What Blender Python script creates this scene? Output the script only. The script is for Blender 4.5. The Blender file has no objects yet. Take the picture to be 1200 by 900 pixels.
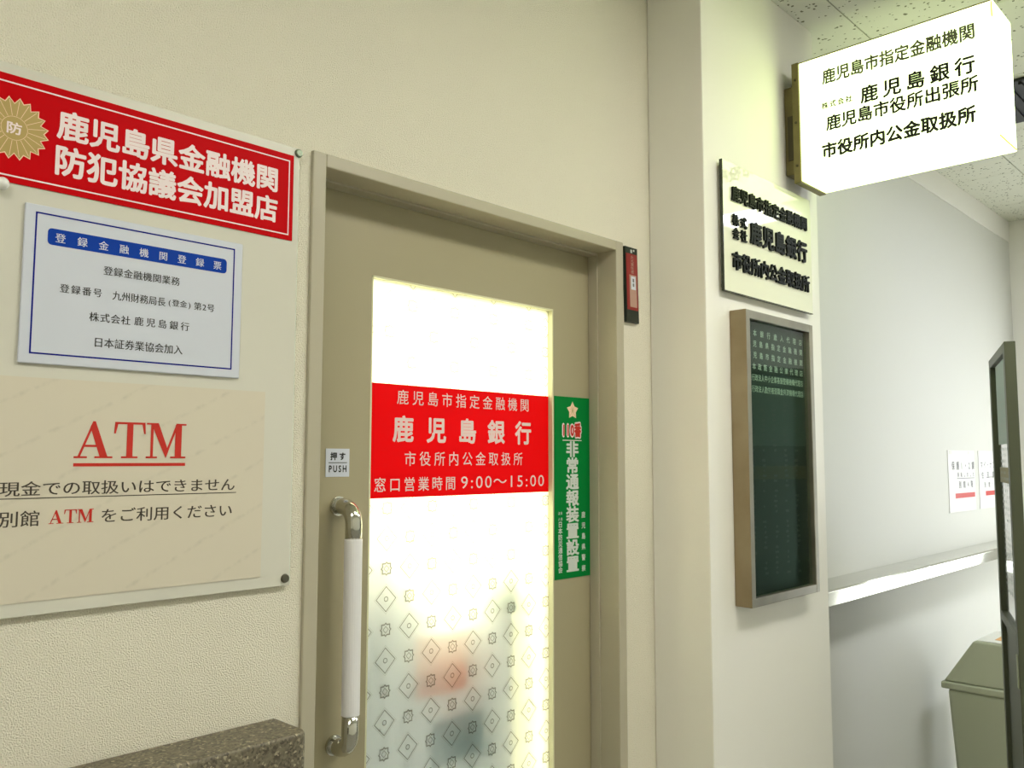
import bpy, bmesh, math, random
from mathutils import Vector, Matrix
random.seed(7)
SC = bpy.context.scene
COL = SC.collection

# ------------------------------------------------------------------ camera
cam_d = bpy.data.cameras.new('camera'); cam = bpy.data.objects.new('camera', cam_d); COL.objects.link(cam)
cam_d.sensor_width = 36; cam_d.lens = 1012 * 36 / 1200; cam_d.clip_start = .01
YAW, PITCH, ROLL = math.radians(46.1), math.radians(4.95), math.radians(.09)
fw = Vector((math.sin(YAW) * math.cos(PITCH), math.cos(YAW) * math.cos(PITCH), math.sin(PITCH)))
ri = Vector((math.cos(YAW), -math.sin(YAW), 0)); up = ri.cross(fw)
r2 = math.cos(ROLL) * ri + math.sin(ROLL) * up; u2 = -math.sin(ROLL) * ri + math.cos(ROLL) * up
m = Matrix((r2, u2, -fw)).transposed().to_4x4(); m.translation = Vector((0, -1.38, 1.5))
cam.matrix_world = m
SC.camera = cam

# ------------------------------------------------------------------ world, exposure
SC.view_settings.view_transform = 'Standard'; SC.view_settings.look = 'None'
SC.view_settings.gamma = 1; SC.view_settings.use_curve_mapping = False
SC.view_settings.exposure = 0.0
w = bpy.data.worlds.new('world'); SC.world = w; w.use_nodes = True
w.node_tree.nodes['Background'].inputs[0].default_value = (.8, .85, .9, 1)
w.node_tree.nodes['Background'].inputs[1].default_value = .3
# strengths of the lamps the place has
TROFFER = 19.5          # recessed corridor ceiling lights
OFFICE = 31.0           # ceiling panels of the office behind the door
SIGNBOX = 3.0          # lit acrylic box sign
DAYLIGHT = 6.0         # frosted window at the corridor's end
def ceiling_lamp(name, loc, sx, sy, power, color):
    l = bpy.data.lights.new(name, 'AREA'); l.shape = 'RECTANGLE'; l.size = sx; l.size_y = sy; l.energy = power; l.color = color
    o = bpy.data.objects.new(name, l); COL.objects.link(o); o.location = loc
    return o
CEIL = 2.92

# ------------------------------------------------------------------ materials
def lin(c):
    return tuple(((x / 255) / 12.92 if x / 255 <= .04045 else ((x / 255 + .055) / 1.055) ** 2.4) for x in c)
def mat(name, rgb, rough=.5, metal=0., coat=0., emit=None, estr=0., bump=None, noise=None, spec=.5, trans=0.):
    """rgb in 0-255 sRGB; bump=(scale, strength, distance); noise=(scale, rgb2, amount)"""
    M = bpy.data.materials.new(name); M.use_nodes = True; nt = M.node_tree; b = nt.nodes['Principled BSDF']
    b.inputs['Base Color'].default_value = (*lin(rgb), 1)
    b.inputs['Roughness'].default_value = rough; b.inputs['Metallic'].default_value = metal
    b.inputs['Coat Weight'].default_value = coat; b.inputs['Specular IOR Level'].default_value = spec
    b.inputs['Transmission Weight'].default_value = trans
    if emit: b.inputs['Emission Color'].default_value = (*emit, 1); b.inputs['Emission Strength'].default_value = estr
    tc = nt.nodes.new('ShaderNodeTexCoord')
    if bump:
        n = nt.nodes.new('ShaderNodeTexNoise'); n.inputs['Scale'].default_value = bump[0]; n.inputs['Detail'].default_value = 2
        nt.links.new(tc.outputs['Object'], n.inputs['Vector'])
        bp = nt.nodes.new('ShaderNodeBump'); bp.inputs['Strength'].default_value = bump[1]; bp.inputs['Distance'].default_value = bump[2]
        nt.links.new(n.outputs['Fac'], bp.inputs['Height']); nt.links.new(bp.outputs['Normal'], b.inputs['Normal'])
    if noise:
        n = nt.nodes.new('ShaderNodeTexNoise'); n.inputs['Scale'].default_value = noise[0]; n.inputs['Detail'].default_value = 4
        nt.links.new(tc.outputs['Object'], n.inputs['Vector'])
        r = nt.nodes.new('ShaderNodeValToRGB'); r.color_ramp.elements[0].position = .5 - .5 * noise[2]; r.color_ramp.elements[1].position = .5 + .5 * noise[2]
        r.color_ramp.elements[0].color = (*lin(rgb), 1); r.color_ramp.elements[1].color = (*lin(noise[1]), 1)
        nt.links.new(n.outputs['Fac'], r.inputs['Fac']); nt.links.new(r.outputs['Color'], b.inputs['Base Color'])
    return M

M = {}
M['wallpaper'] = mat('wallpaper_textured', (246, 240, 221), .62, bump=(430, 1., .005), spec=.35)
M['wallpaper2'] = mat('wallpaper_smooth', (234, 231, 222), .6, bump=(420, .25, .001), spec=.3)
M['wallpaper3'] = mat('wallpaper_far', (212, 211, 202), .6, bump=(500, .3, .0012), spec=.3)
M['wall_room'] = mat('painted_wall', (225, 225, 215), .7)
M['floor'] = mat('vinyl_floor', (150, 148, 138), .25, noise=(40, (130, 128, 118), .4))
M['frame'] = mat('door_frame_paint', (178, 171, 150), .42, bump=(600, .1, .0004))
M['door'] = mat('door_leaf_paint', (164, 155, 126), .4, bump=(600, .1, .0004))
M['bead'] = mat('glazing_bead_paint', (214, 212, 178), .4)
M['steel'] = mat('brushed_stainless', (190, 190, 180), .09, 1.)
M['steel_dull'] = mat('dull_stainless', (150, 146, 132), .38, 1., noise=(9, (178, 172, 154), .5))
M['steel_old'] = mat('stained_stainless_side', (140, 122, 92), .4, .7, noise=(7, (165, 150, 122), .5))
M['chrome'] = mat('chrome', (205, 203, 195), .12, 1.)
M['grip'] = mat('white_plastic_grip', (228, 226, 228), .4)
M['red'] = mat('red_sign_film', (196, 0, 10), .5, spec=.06)
M['red2'] = mat('red_sticker_film', (246, 0, 6), .5, spec=.08)
M['white'] = mat('white_lettering', (240, 222, 222), .5)
M['pink'] = mat('white_lettering_on_sticker', (235, 205, 200), .5)
M['acrylic'] = mat('milky_acrylic', (214, 211, 198), .28, coat=.15, noise=(5, (208, 205, 192), .8))
M['acrylic_edge'] = mat('acrylic_cut_edge', (232, 240, 224), .3)
M['plate'] = mat('white_plate', (206, 210, 222), .35)
M['blue'] = mat('blue_print', (0, 58, 160), .5, spec=.15)
M['navy'] = mat('navy_print_line', (0, 16, 130), .5, spec=.15)
M['black'] = mat('black_print', (28, 27, 30), .5)
M['ink'] = mat('dark_brown_print', (62, 52, 42), .5)
M['redprint'] = mat('red_print', (196, 30, 8), .5)
M['gold'] = mat('gold_emblem', (176, 152, 92), .38, .3)
M['gold_line'] = mat('pale_gold_line', (240, 206, 176), .5)
M['green'] = mat('green_sticker_film', (0, 122, 52), .5, spec=.1)
M['whitegrey'] = mat('grey_white_lettering', (205, 212, 205), .5)
M['knob'] = mat('grey_green_screw_cap', (128, 140, 122), .25, .6)
M['knob_dark'] = mat('dull_metal_screw', (100, 98, 86), .3, .8)
M['clear'] = mat('pale_glossy_cap', (236, 236, 232), .08, coat=1.)
M['plaque'] = mat('cream_gloss_acrylic', (236, 236, 214), .04, coat=.6, spec=.7)
M['plaque_edge'] = mat('dark_acrylic_edge', (40, 44, 26), .25)
def translucent(name, rgb):
    m_ = mat(name, rgb, .6); nt = m_.node_tree; b = nt.nodes['Principled BSDF']; o = nt.nodes['Material Output']
    t = nt.nodes.new('ShaderNodeBsdfTranslucent'); t.inputs['Color'].default_value = (*lin(rgb), 1)
    mx = nt.nodes.new('ShaderNodeMixShader'); mx.inputs[0].default_value = .5
    nt.links.new(b.outputs[0], mx.inputs[1]); nt.links.new(t.outputs[0], mx.inputs[2]); nt.links.new(mx.outputs[0], o.inputs[0])
    return m_
M['letter3d'] = mat('black_raised_letters', (14, 18, 12), .6, spec=.15)
M['cabinet_in'] = mat('dark_green_black_panel', (12, 20, 14), .3)
M['cab_letter'] = mat('pale_lettering', (196, 204, 186), .5)
M['faint'] = mat('faint_print', (150, 158, 145), .5)
M['tag_black'] = mat('black_green_plastic', (20, 34, 22), .35)
M['tag_red'] = mat('dark_red_plastic', (140, 30, 26), .4)
M['tag_pink'] = mat('greyed_pink_slot', (176, 140, 124), .5)
M['brown_metal'] = mat('olive_brown_metal', (122, 112, 70), .45, .4, noise=(14, (100, 90, 52), .6))
M['brown_dark'] = mat('dark_brown_metal', (66, 58, 34), .5, .3)
M['cable'] = mat('black_cable', (16, 16, 14), .45)
M['stand'] = mat('dark_olive_metal', (84, 88, 70), .45, .3)
M['stand_light'] = mat('light_olive_bracket', (160, 166, 140), .45)
M['stand_glass'] = mat('grey_green_panel', (58, 68, 60), .12, coat=1.)
M['bin'] = mat('grey_green_plastic', (168, 172, 148), .5)
M['bin_sticker'] = mat('white_sticker', (222, 222, 212), .5)
M['orange'] = mat('orange_print', (214, 160, 84), .5)
M['note'] = mat('white_paper_note', (230, 228, 224), .6)
M['note_ink'] = mat('grey_note_print', (110, 108, 108), .6)
M['note_red'] = mat('red_note_bar', (196, 52, 44), .6)
M['speck'] = mat('dark_slot', (12, 12, 10), .6)
M['teal'] = mat('teal_panel', (122, 148, 132), .4)
M['darkdoor'] = mat('dark_grey_green_panel', (52, 62, 58), .4)
M['yellow'] = mat('yellow_band', (122, 112, 46), .5)
M['partition'] = translucent('pale_blue_partition', (198, 203, 216))
M['poster_orange'] = translucent('orange_poster', (240, 110, 60))
M['poster_blue'] = translucent('teal_folder', (70, 150, 165))
M['lampwhite'] = mat('lamp_diffuser', (250, 250, 245), .5, emit=(1., .98, .88), estr=TROFFER)
M['lampcool'] = mat('cool_lamp_diffuser', (250, 250, 250), .5, emit=(.93, .98, 1.12), estr=TROFFER)
M['officelamp'] = mat('office_lamp_diffuser', (250, 250, 235), .5, emit=(1., 1., .70), estr=OFFICE)
M['daylight'] = mat('frosted_daylight_glass', (240, 245, 250), .5, emit=(.95, 1., 1.), estr=DAYLIGHT)
M['signglow'] = mat('lit_sign_acrylic', (245, 250, 235), .35, emit=(.80, 1., .42), estr=SIGNBOX)
M['sign_black'] = mat('sign_black_letters', (12, 14, 10), .5)
M['sign_faded'] = mat('sign_faded_letters', (80, 84, 62), .5)
M['crease'] = mat('sign_yellow_corner_joint', (190, 205, 60), .5, emit=(.55, .68, .06), estr=1.1)

# stone ledge: speckled
def stone():
    m_ = mat('speckled_stone', (112, 104, 86), .5, bump=(120, .5, .002)); nt = m_.node_tree; b = nt.nodes['Principled BSDF']
    tc = nt.nodes.new('ShaderNodeTexCoord')
    v = nt.nodes.new('ShaderNodeTexVoronoi'); v.inputs['Scale'].default_value = 260
    nz = nt.nodes.new('ShaderNodeTexNoise'); nz.inputs['Scale'].default_value = 60; nz.inputs['Detail'].default_value = 6
    nt.links.new(tc.outputs['Object'], v.inputs['Vector']); nt.links.new(tc.outputs['Object'], nz.inputs['Vector'])
    sp = nt.nodes.new('ShaderNodeSeparateColor'); nt.links.new(v.outputs['Color'], sp.inputs[0])
    r = nt.nodes.new('ShaderNodeValToRGB'); cr = r.color_ramp
    cr.elements[0].position = 0; cr.elements[0].color = (*lin((70, 64, 52)), 1)
    cr.elements[1].position = 1; cr.elements[1].color = (*lin((168, 158, 132)), 1)
    e = cr.elements.new(.3); e.color = (*lin((100, 92, 76)), 1)
    e = cr.elements.new(.88); e.color = (*lin((120, 112, 92)), 1)
    mx = nt.nodes.new('ShaderNodeMix'); mx.data_type = 'RGBA'; mx.blend_type = 'MULTIPLY'; mx.inputs['Factor'].default_value = .5
    nt.links.new(sp.outputs[0], r.inputs['Fac']); nt.links.new(r.outputs['Color'], mx.inputs['A']); nt.links.new(nz.outputs['Color'], mx.inputs['B'])
    nt.links.new(r.outputs['Color'], b.inputs['Base Color'])
    return m_
M['stone'] = stone()

def acoustic():
    m_ = mat('fissured_ceiling_tile', (214, 214, 196), .8); nt = m_.node_tree; b = nt.nodes['Principled BSDF']
    tc = nt.nodes.new('ShaderNodeTexCoord'); mp = nt.nodes.new('ShaderNodeMapping')
    nt.links.new(tc.outputs['Object'], mp.inputs['Vector'])
    nz = nt.nodes.new('ShaderNodeTexNoise'); nz.inputs['Scale'].default_value = 70
    nt.links.new(tc.outputs['Object'], nz.inputs['Vector'])
    ad = nt.nodes.new('ShaderNodeMix'); ad.data_type = 'RGBA'; ad.inputs['Factor'].default_value = .012
    nt.links.new(tc.outputs['Object'], ad.inputs['A']); nt.links.new(nz.outputs['Color'], ad.inputs['B'])
    v = nt.nodes.new('ShaderNodeTexVoronoi'); v.inputs['Scale'].default_value = 62; v.inputs['Randomness'].default_value = 1
    nt.links.new(ad.outputs['Result'], v.inputs['Vector'])
    sp = nt.nodes.new('ShaderNodeSeparateColor'); nt.links.new(v.outputs['Color'], sp.inputs[0])
    mul = nt.nodes.new('ShaderNodeMath'); mul.operation = 'MULTIPLY'; mul.inputs[1].default_value = .32
    nt.links.new(sp.outputs[0], mul.inputs[0])
    cmp_ = nt.nodes.new('ShaderNodeMath'); cmp_.operation = 'LESS_THAN'
    nt.links.new(v.outputs['Distance'], cmp_.inputs[0]); nt.links.new(mul.outputs[0], cmp_.inputs[1])
    mx = nt.nodes.new('ShaderNodeMix'); mx.data_type = 'RGBA'
    mx.inputs['A'].default_value = (*lin((216, 216, 198)), 1); mx.inputs['B'].default_value = (*lin((112, 112, 84)), 1)
    nt.links.new(cmp_.outputs[0], mx.inputs['Factor']); nt.links.new(mx.outputs['Result'], b.inputs['Base Color'])
    return m_
M['tile'] = acoustic()

def paper():
    m_ = mat('cream_bond_paper', (214, 208, 188), .5, coat=.1); nt = m_.node_tree; b = nt.nodes['Principled BSDF']
    tc = nt.nodes.new('ShaderNodeTexCoord'); mp = nt.nodes.new('ShaderNodeMapping'); mp.inputs['Rotation'].default_value = (0, math.radians(28), 0)
    nt.links.new(tc.outputs['Object'], mp.inputs['Vector'])
    sx = nt.nodes.new('ShaderNodeSeparateXYZ'); nt.links.new(mp.outputs['Vector'], sx.inputs[0])
    a = nt.nodes.new('ShaderNodeMath'); a.operation = 'MULTIPLY'; a.inputs[1].default_value = 15.; nt.links.new(sx.outputs[2], a.inputs[0])
    f = nt.nodes.new('ShaderNodeMath'); f.operation = 'PINGPONG'; f.inputs[1].default_value = .5; nt.links.new(a.outputs[0], f.inputs[0])
    nz = nt.nodes.new('ShaderNodeTexNoise'); nz.inputs['Scale'].default_value = 60; nz.inputs['Detail'].default_value = 5
    nt.links.new(mp.outputs['Vector'], nz.inputs['Vector'])
    s1 = nt.nodes.new('ShaderNodeMapRange'); s1.inputs['From Min'].default_value = .0; s1.inputs['From Max'].default_value = .07; s1.inputs['To Min'].default_value = 1; s1.inputs['To Max'].default_value = 0
    nt.links.new(f.outputs[0], s1.inputs['Value'])
    s2 = nt.nodes.new('ShaderNodeMapRange'); s2.inputs['From Min'].default_value = .42; s2.inputs['From Max'].default_value = .7
    nt.links.new(nz.outputs['Fac'], s2.inputs['Value'])
    mu = nt.nodes.new('ShaderNodeMath'); mu.operation = 'MULTIPLY'; nt.links.new(s1.outputs[0], mu.inputs[0]); nt.links.new(s2.outputs[0], mu.inputs[1])
    mx = nt.nodes.new('ShaderNodeMix'); mx.data_type = 'RGBA'
    mx.inputs['A'].default_value = (*lin((212, 203, 184)), 1); mx.inputs['B'].default_value = (*lin((197, 189, 171)), 1)
    nt.links.new(mu.outputs[0], mx.inputs['Factor']); nt.links.new(mx.outputs['Result'], b.inputs['Base Color'])
    return m_
M['paper'] = paper()

def clear_glass(name):
    m_ = bpy.data.materials.new(name); m_.use_nodes = True; nt = m_.node_tree; nt.nodes.clear()
    o = nt.nodes.new('ShaderNodeOutputMaterial'); mx = nt.nodes.new('ShaderNodeMixShader'); fr = nt.nodes.new('ShaderNodeFresnel'); fr.inputs[0].default_value = 1.5
    ge = nt.nodes.new('ShaderNodeNewGeometry'); bk = nt.nodes.new('ShaderNodeMath'); bk.operation = 'SUBTRACT'; bk.inputs[0].default_value = 1.; fm = nt.nodes.new('ShaderNodeMath'); fm.operation = 'MULTIPLY'
    nt.links.new(ge.outputs['Backfacing'], bk.inputs[1]); nt.links.new(fr.outputs[0], fm.inputs[0]); nt.links.new(bk.outputs[0], fm.inputs[1])
    t = nt.nodes.new('ShaderNodeBsdfTransparent'); g = nt.nodes.new('ShaderNodeBsdfGlossy'); g.inputs['Roughness'].default_value = .01
    t.inputs[0].default_value = (.86, .95, .9, 1)
    nt.links.new(fm.outputs[0], mx.inputs[0]); nt.links.new(t.outputs[0], mx.inputs[1]); nt.links.new(g.outputs[0], mx.inputs[2]); nt.links.new(mx.outputs[0], o.inputs[0])
    return m_
M['glass'] = clear_glass('clear_cabinet_glass')

# frosted glass with a printed lattice of diamonds and small eight-pointed flowers
PAT_X, PAT_Z, PAT_P = 1.155, 1.204, .0635
def frosted():
    m_ = bpy.data.materials.new('frosted_patterned_glass'); m_.use_nodes = True; nt = m_.node_tree; nt.nodes.clear()
    L = nt.links
    def math_(op, a, b=None, c=None):
        n = nt.nodes.new('ShaderNodeMath'); n.operation = op
        for i, v in enumerate((a, b, c)):
            if v is None: continue
            if isinstance(v, (int, float)): n.inputs[i].default_value = v
            else: L.new(v, n.inputs[i])
        return n.outputs[0]
    o = nt.nodes.new('ShaderNodeOutputMaterial')
    ge = nt.nodes.new('ShaderNodeNewGeometry'); sx = nt.nodes.new('ShaderNodeSeparateXYZ'); L.new(ge.outputs['Position'], sx.inputs[0])
    X = math_('DIVIDE', math_('SUBTRACT', sx.outputs[0], PAT_X), PAT_P); Z = math_('DIVIDE', math_('SUBTRACT', sx.outputs[2], PAT_Z), PAT_P)
    ix = math_('ROUND', X); iz = math_('ROUND', Z)
    u = math_('ABSOLUTE', math_('SUBTRACT', X, ix)); v = math_('ABSOLUTE', math_('SUBTRACT', Z, iz))
    par = math_('ABSOLUTE', math_('MODULO', math_('ADD', ix, iz), 2.))      # 0 diamonds, 1 flowers
    small = math_('GREATER_THAN', par, .5); big = math_('SUBTRACT', 1., small)
    d1 = math_('ADD', u, v); rr = math_('SQRT', math_('ADD', math_('MULTIPLY', u, u), math_('MULTIPLY', v, v)))
    def band(val, c, wd): return math_('LESS_THAN', math_('ABSOLUTE', math_('SUBTRACT', val, c)), wd)
    dia = math_('MAXIMUM', math_('MAXIMUM', band(d1, .41, .020), math_('MULTIPLY', band(d1, .49, .010), .4)), band(rr, .075, .014))
    mxd = math_('MAXIMUM', u, v)
    # flower outline: union of a square and a diamond
    fl = math_('MINIMUM', math_('MULTIPLY', d1, .78), mxd)
    flo = math_('MAXIMUM', band(fl, .165, .022), math_('MULTIPLY', band(d1, .11, .02), .7))
    ring = math_('MAXIMUM', math_('MULTIPLY', dia, big), math_('MULTIPLY', flo, small))
    # the print covers the whole pane with one even tint
    tint = nt.nodes.new('ShaderNodeMix'); tint.data_type = 'RGBA'
    tint.inputs['A'].default_value = (1., 1., .97, 1); tint.inputs['B'].default_value = (.45, .43, .38, 1)
    L.new(ring, tint.inputs['Factor'])
    nz = nt.nodes.new('ShaderNodeTexNoise'); nz.inputs['Scale'].default_value = 140; L.new(ge.outputs['Position'], nz.inputs['Vector'])
    bp = nt.nodes.new('ShaderNodeBump'); bp.inputs['Strength'].default_value = .25; bp.inputs['Distance'].default_value = .002; L.new(nz.outputs['Fac'], bp.inputs['Height'])
    tr = nt.nodes.new('ShaderNodeBsdfTranslucent'); L.new(tint.outputs['Result'], tr.inputs['Color']); L.new(bp.outputs[0], tr.inputs['Normal'])
    rf = nt.nodes.new('ShaderNodeBsdfRefraction'); rf.inputs['Roughness'].default_value = .36; rf.inputs['IOR'].default_value = 1.25; L.new(tint.outputs['Result'], rf.inputs['Color'])
    gl = nt.nodes.new('ShaderNodeBsdfGlossy'); gl.inputs['Roughness'].default_value = .3
    m1 = nt.nodes.new('ShaderNodeMixShader'); m1.inputs[0].default_value = .6; L.new(tr.outputs[0], m1.inputs[1]); L.new(rf.outputs[0], m1.inputs[2])
    m2 = nt.nodes.new('ShaderNodeMixShader'); m2.inputs[0].default_value = .03; L.new(m1.outputs[0], m2.inputs[1]); L.new(gl.outputs[0], m2.inputs[2])
    L.new(m2.outputs[0], o.inputs[0])
    return m_
M['frosted'] = frosted()

# ------------------------------------------------------------------ mesh helpers
class MB:
    def __init__(s): s.v = []; s.f = []
    def add(s, vs, fs):
        n = len(s.v); s.v += [Vector(q) for q in vs]; s.f += [tuple(i + n for i in f) for f in fs]; return s
    def box(s, x0, x1, y0, y1, z0, z1):
        return s.hexa([(x0, y0, z0), (x1, y0, z0), (x1, y1, z0), (x0, y1, z0), (x0, y0, z1), (x1, y0, z1), (x1, y1, z1), (x0, y1, z1)])
    def hexa(s, p):
        return s.add(p, [(0, 3, 2, 1), (4, 5, 6, 7), (0, 1, 5, 4), (1, 2, 6, 5), (2, 3, 7, 6), (3, 0, 4, 7)])
    def prism(s, pts, o, u, v, n, d):
        """polygon pts (2d) at origin o with axes u,v, thickness d along n (front face at o)"""
        o, u, v, n = map(Vector, (o, u, v, n)); k = len(pts)
        a = [o + u * p[0] + v * p[1] for p in pts]; b = [q + n * d for q in a]
        return s.add(a + b, [tuple(range(k)), tuple(range(2 * k - 1, k - 1, -1))] + [(i, i + k, (i + 1) % k + k, (i + 1) % k) for i in range(k)])
    def poly(s, pts, o, u, v):
        o, u, v = map(Vector, (o, u, v)); return s.add([o + u * p[0] + v * p[1] for p in pts], [tuple(range(len(pts)))])
    def cyl(s, a, b, r, n=20, r2=None):
        a, b = Vector(a), Vector(b); r2 = r if r2 is None else r2
        d = (b - a).normalized(); t = d.orthogonal().normalized(); q = d.cross(t); vs = []
        for c, rr in ((a, r), (b, r2)):
            for i in range(n):
                t_ = 2 * math.pi * i / n; vs.append(c + (t * math.cos(t_) + q * math.sin(t_)) * rr)
        return s.add(vs, [(i, (i + 1) % n, (i + 1) % n + n, i + n) for i in range(n)] + [tuple(range(n - 1, -1, -1)), tuple(range(n, 2 * n))])
    def tube(s, path, r, n=16):
        P = [Vector(p) for p in path]; vs = []; fr = None
        for i, p in enumerate(P):
            d = (P[min(i + 1, len(P) - 1)] - P[max(i - 1, 0)]).normalized()
            t = d.orthogonal().normalized() if fr is None else (fr - d * fr.dot(d)).normalized()
            fr = t; q = d.cross(t)
            vs += [p + (t * math.cos(2 * math.pi * k / n) + q * math.sin(2 * math.pi * k / n)) * r for k in range(n)]
        fs = [(j * n + i, j * n + (i + 1) % n, (j + 1) * n + (i + 1) % n, (j + 1) * n + i) for j in range(len(P) - 1) for i in range(n)]
        fs += [tuple(range(n - 1, -1, -1)), tuple(range((len(P) - 1) * n, len(P) * n))]
        return s.add(vs, fs)
    def sphere(s, c, r, n=16, m_=8, sy=1.):
        c = Vector(c); vs = [c + Vector((0, 0, r))]
        for j in range(1, m_):
            a = math.pi * j / m_
            vs += [c + Vector((r * math.sin(a) * math.cos(2 * math.pi * i / n), sy * r * math.sin(a) * math.sin(2 * math.pi * i / n), r * math.cos(a))) for i in range(n)]
        vs.append(c - Vector((0, 0, r))); L = len(vs) - 1
        fs = [(0, 1 + i, 1 + (i + 1) % n) for i in range(n)]
        for j in range(m_ - 2):
            fs += [(1 + j * n + i, 1 + (j + 1) * n + i, 1 + (j + 1) * n + (i + 1) % n, 1 + j * n + (i + 1) % n) for i in range(n)]
        fs += [(1 + (m_ - 2) * n + i, L, 1 + (m_ - 2) * n + (i + 1) % n) for i in range(n)]
        return s.add(vs, fs)
    def build(s, name, material, parent=None, bevel=0., smooth=False, seg=2, origin=None, fixn=True):
        me = bpy.data.meshes.new(name)
        og = Vector(origin) if origin else Vector((0, 0, 0))
        if parent is not None: og = wloc(parent)
        me.from_pydata([tuple(q - og) for q in s.v], [], s.f)
        if fixn:
            bm = bmesh.new(); bm.from_mesh(me); bmesh.ops.recalc_face_normals(bm, faces=bm.faces); bm.to_mesh(me); bm.free()
        me.materials.append(material); o = bpy.data.objects.new(name, me); COL.objects.link(o)
        if parent is not None: o.parent = parent
        elif origin: o.location = og
        if smooth:
            for p in me.polygons: p.use_smooth = True
        if bevel:
            b = o.modifiers.new('bevel', 'BEVEL'); b.width = bevel; b.segments = seg; b.limit_method = 'ANGLE'; b.angle_limit = math.radians(40); b.harden_normals = False
        return o
def wloc(o):
    v = Vector((0, 0, 0))
    while o is not None: v += Vector(o.location); o = o.parent
    return v
def thing(name, loc, label=None, cat=None, group=None, kind=None):
    o = bpy.data.objects.new(name, None); COL.objects.link(o); o.location = loc; o.empty_display_size = .05
    return tag(o, label, cat, group, kind)
def tag(o, label=None, cat=None, group=None, kind=None):
    if label: o['label'] = label
    if cat: o['category'] = cat
    if group: o['group'] = group
    if kind: o['kind'] = kind
    return o

# ------------------------------------------------------------------ lettering
_g = {}
def glyph(ch, bold=0., hb=0., res=3):
    """outline polygons of one character in em units: cell 0..1 x -.12...88"""
    key = (ch, bold, hb)
    if key in _g: return _g[key]
    c = bpy.data.curves.new('glyph', 'FONT'); c.body = ch; c.size = 1; c.resolution_u = res
    o = bpy.data.objects.new('glyph', c); COL.objects.link(o)
    bpy.context.view_layer.update()
    me = o.to_mesh(); vs = [(q.co.x, q.co.y) for q in me.vertices]; fs = [tuple(p.vertices) for p in me.polygons]
    o.to_mesh_clear(); bpy.data.objects.remove(o); bpy.data.curves.remove(c)
    V, F = [], []
    offs = [(0, 0)]
    if bold: offs = [(bold * math.cos(a * math.pi / 4), bold * math.sin(a * math.pi / 4)) for a in range(8)]
    if hb: offs = [(dx, 0) for dx in (-hb, 0, hb)]
    for k_, (dx, dy) in enumerate(offs):
        n = len(V); V += [(x + dx, y + dy, k_) for x, y in vs]; F += [tuple(i + n for i in f) for f in fs]
    if ch in ' 　': adv = .5 if ch == ' ' else 1.
    elif ord(ch) < 0x250: adv = {'1': .62, ':': .36, 'P': .62, 'U': .72, 'S': .64, 'H': .72}.get(ch, .6)
    else: adv = 1.
    if V and adv != 1.:       # centre narrow characters in their advance
        cx = (min(q[0] for q in V) + max(q[0] for q in V)) / 2; V = [(x - cx + adv / 2, y, k_) for x, y, k_ in V]
    _g[key] = (V, F, adv); return _g[key]
def row(name, s, o, u, v, x0, x1, z0, z1, material, parent, bold=0., hb=0., extrude=0., cw=1., vertical=False, sx=1.):
    """one line of lettering whose ink fills x0..x1 by z0..z1 in the plane (o,u,v)"""
    o, u, v = map(Vector, (o, u, v)); G = [glyph(c, bold, hb) for c in s]
    if sx != 1.: G = [([(x * sx, y, q) for x, y, q in g[0]], g[1], g[2] * sx) for g in G]
    V, C = [], []                # C: per character (first vertex, faces)
    if not vertical:
        em = (z1 - z0) / (.92 + 2 * bold); tot = sum(g[2] for g in G); W = x1 - x0
        c = min(cw, W / (em * tot) * 1.02); n = len(G)
        gap = 0 if n < 2 else (W - em * c * tot * .98) / (n - 1) / (em * c)
        p = 0
        for g in G:
            C.append((len(V), g[1])); V += [(x + p, y, q) for x, y, q in g[0]]; p += g[2] + gap
    else:
        p = 0
        em = (x1 - x0) / .92; n = len(G); H = z1 - z0
        step = 1. if n < 2 else max((H / em - .92) / (n - 1), 1.)
        for g in G:
            C.append((len(V), g[1])); V += [(x, y - p, q) for x, y, q in g[0]]; p += step
    C.append((len(V), None))
    ax, bx = min(q[0] for q in V), max(q[0] for q in V); ay, by = min(q[1] for q in V), max(q[1] for q in V)
    if (by - ay) < .6: ay, by = -.08, .84
    n_ = u.cross(v).normalized()
    P = [o + u * ((x - ax) / (bx - ax) * (x1 - x0) + x0) + v * ((y - ay) / (by - ay) * (z1 - z0) + z0) + n_ * (q * 2.5e-5) for x, y, q in V]
    split = em >= .0185 and len(s) > 1       # large characters are pieces of their own, small print stays one part
    mb = MB()
    for i in range(len(C) - 1):
        k0, F = C[i]; k1 = C[i + 1][0]; pts = P[k0:k1]; k = len(pts)
        if extrude:
            cnt = {}
            for f in F:
                for j in range(len(f)):
                    e = frozenset((f[j], f[(j + 1) % len(f)])); cnt[e] = cnt.get(e, 0) + 1
            sides = [(f[j], f[(j + 1) % len(f)], f[(j + 1) % len(f)] + k, f[j] + k) for f in F for j in range(len(f)) if cnt[frozenset((f[j], f[(j + 1) % len(f)]))] == 1]
            mb.add(pts + [q + n_ * extrude for q in pts], [tuple(q + k for q in f) for f in F] + sides)
        else: mb.add(pts, F)
        if split: mb.build(name.replace('lettering', 'character'), material, parent, fixn=False); mb = MB()
    if not split:
        r = mb.build(name, material, parent, fixn=False)
        if len(s) > 1: r['kind'] = 'stuff'
def rect_line(name, o, u, v, x0, x1, z0, z1, t, material, parent):
    mb = MB()
    for a, b, c, d in ((x0, x1, z0, z0 + t), (x0, x1, z1 - t, z1), (x0, x0 + t, z0 + t, z1 - t), (x1 - t, x1, z0 + t, z1 - t)):
        mb.poly([(a, c), (b, c), (b, d), (a, d)], o, u, v)
    return mb.build(name, material, parent, fixn=False)
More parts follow.
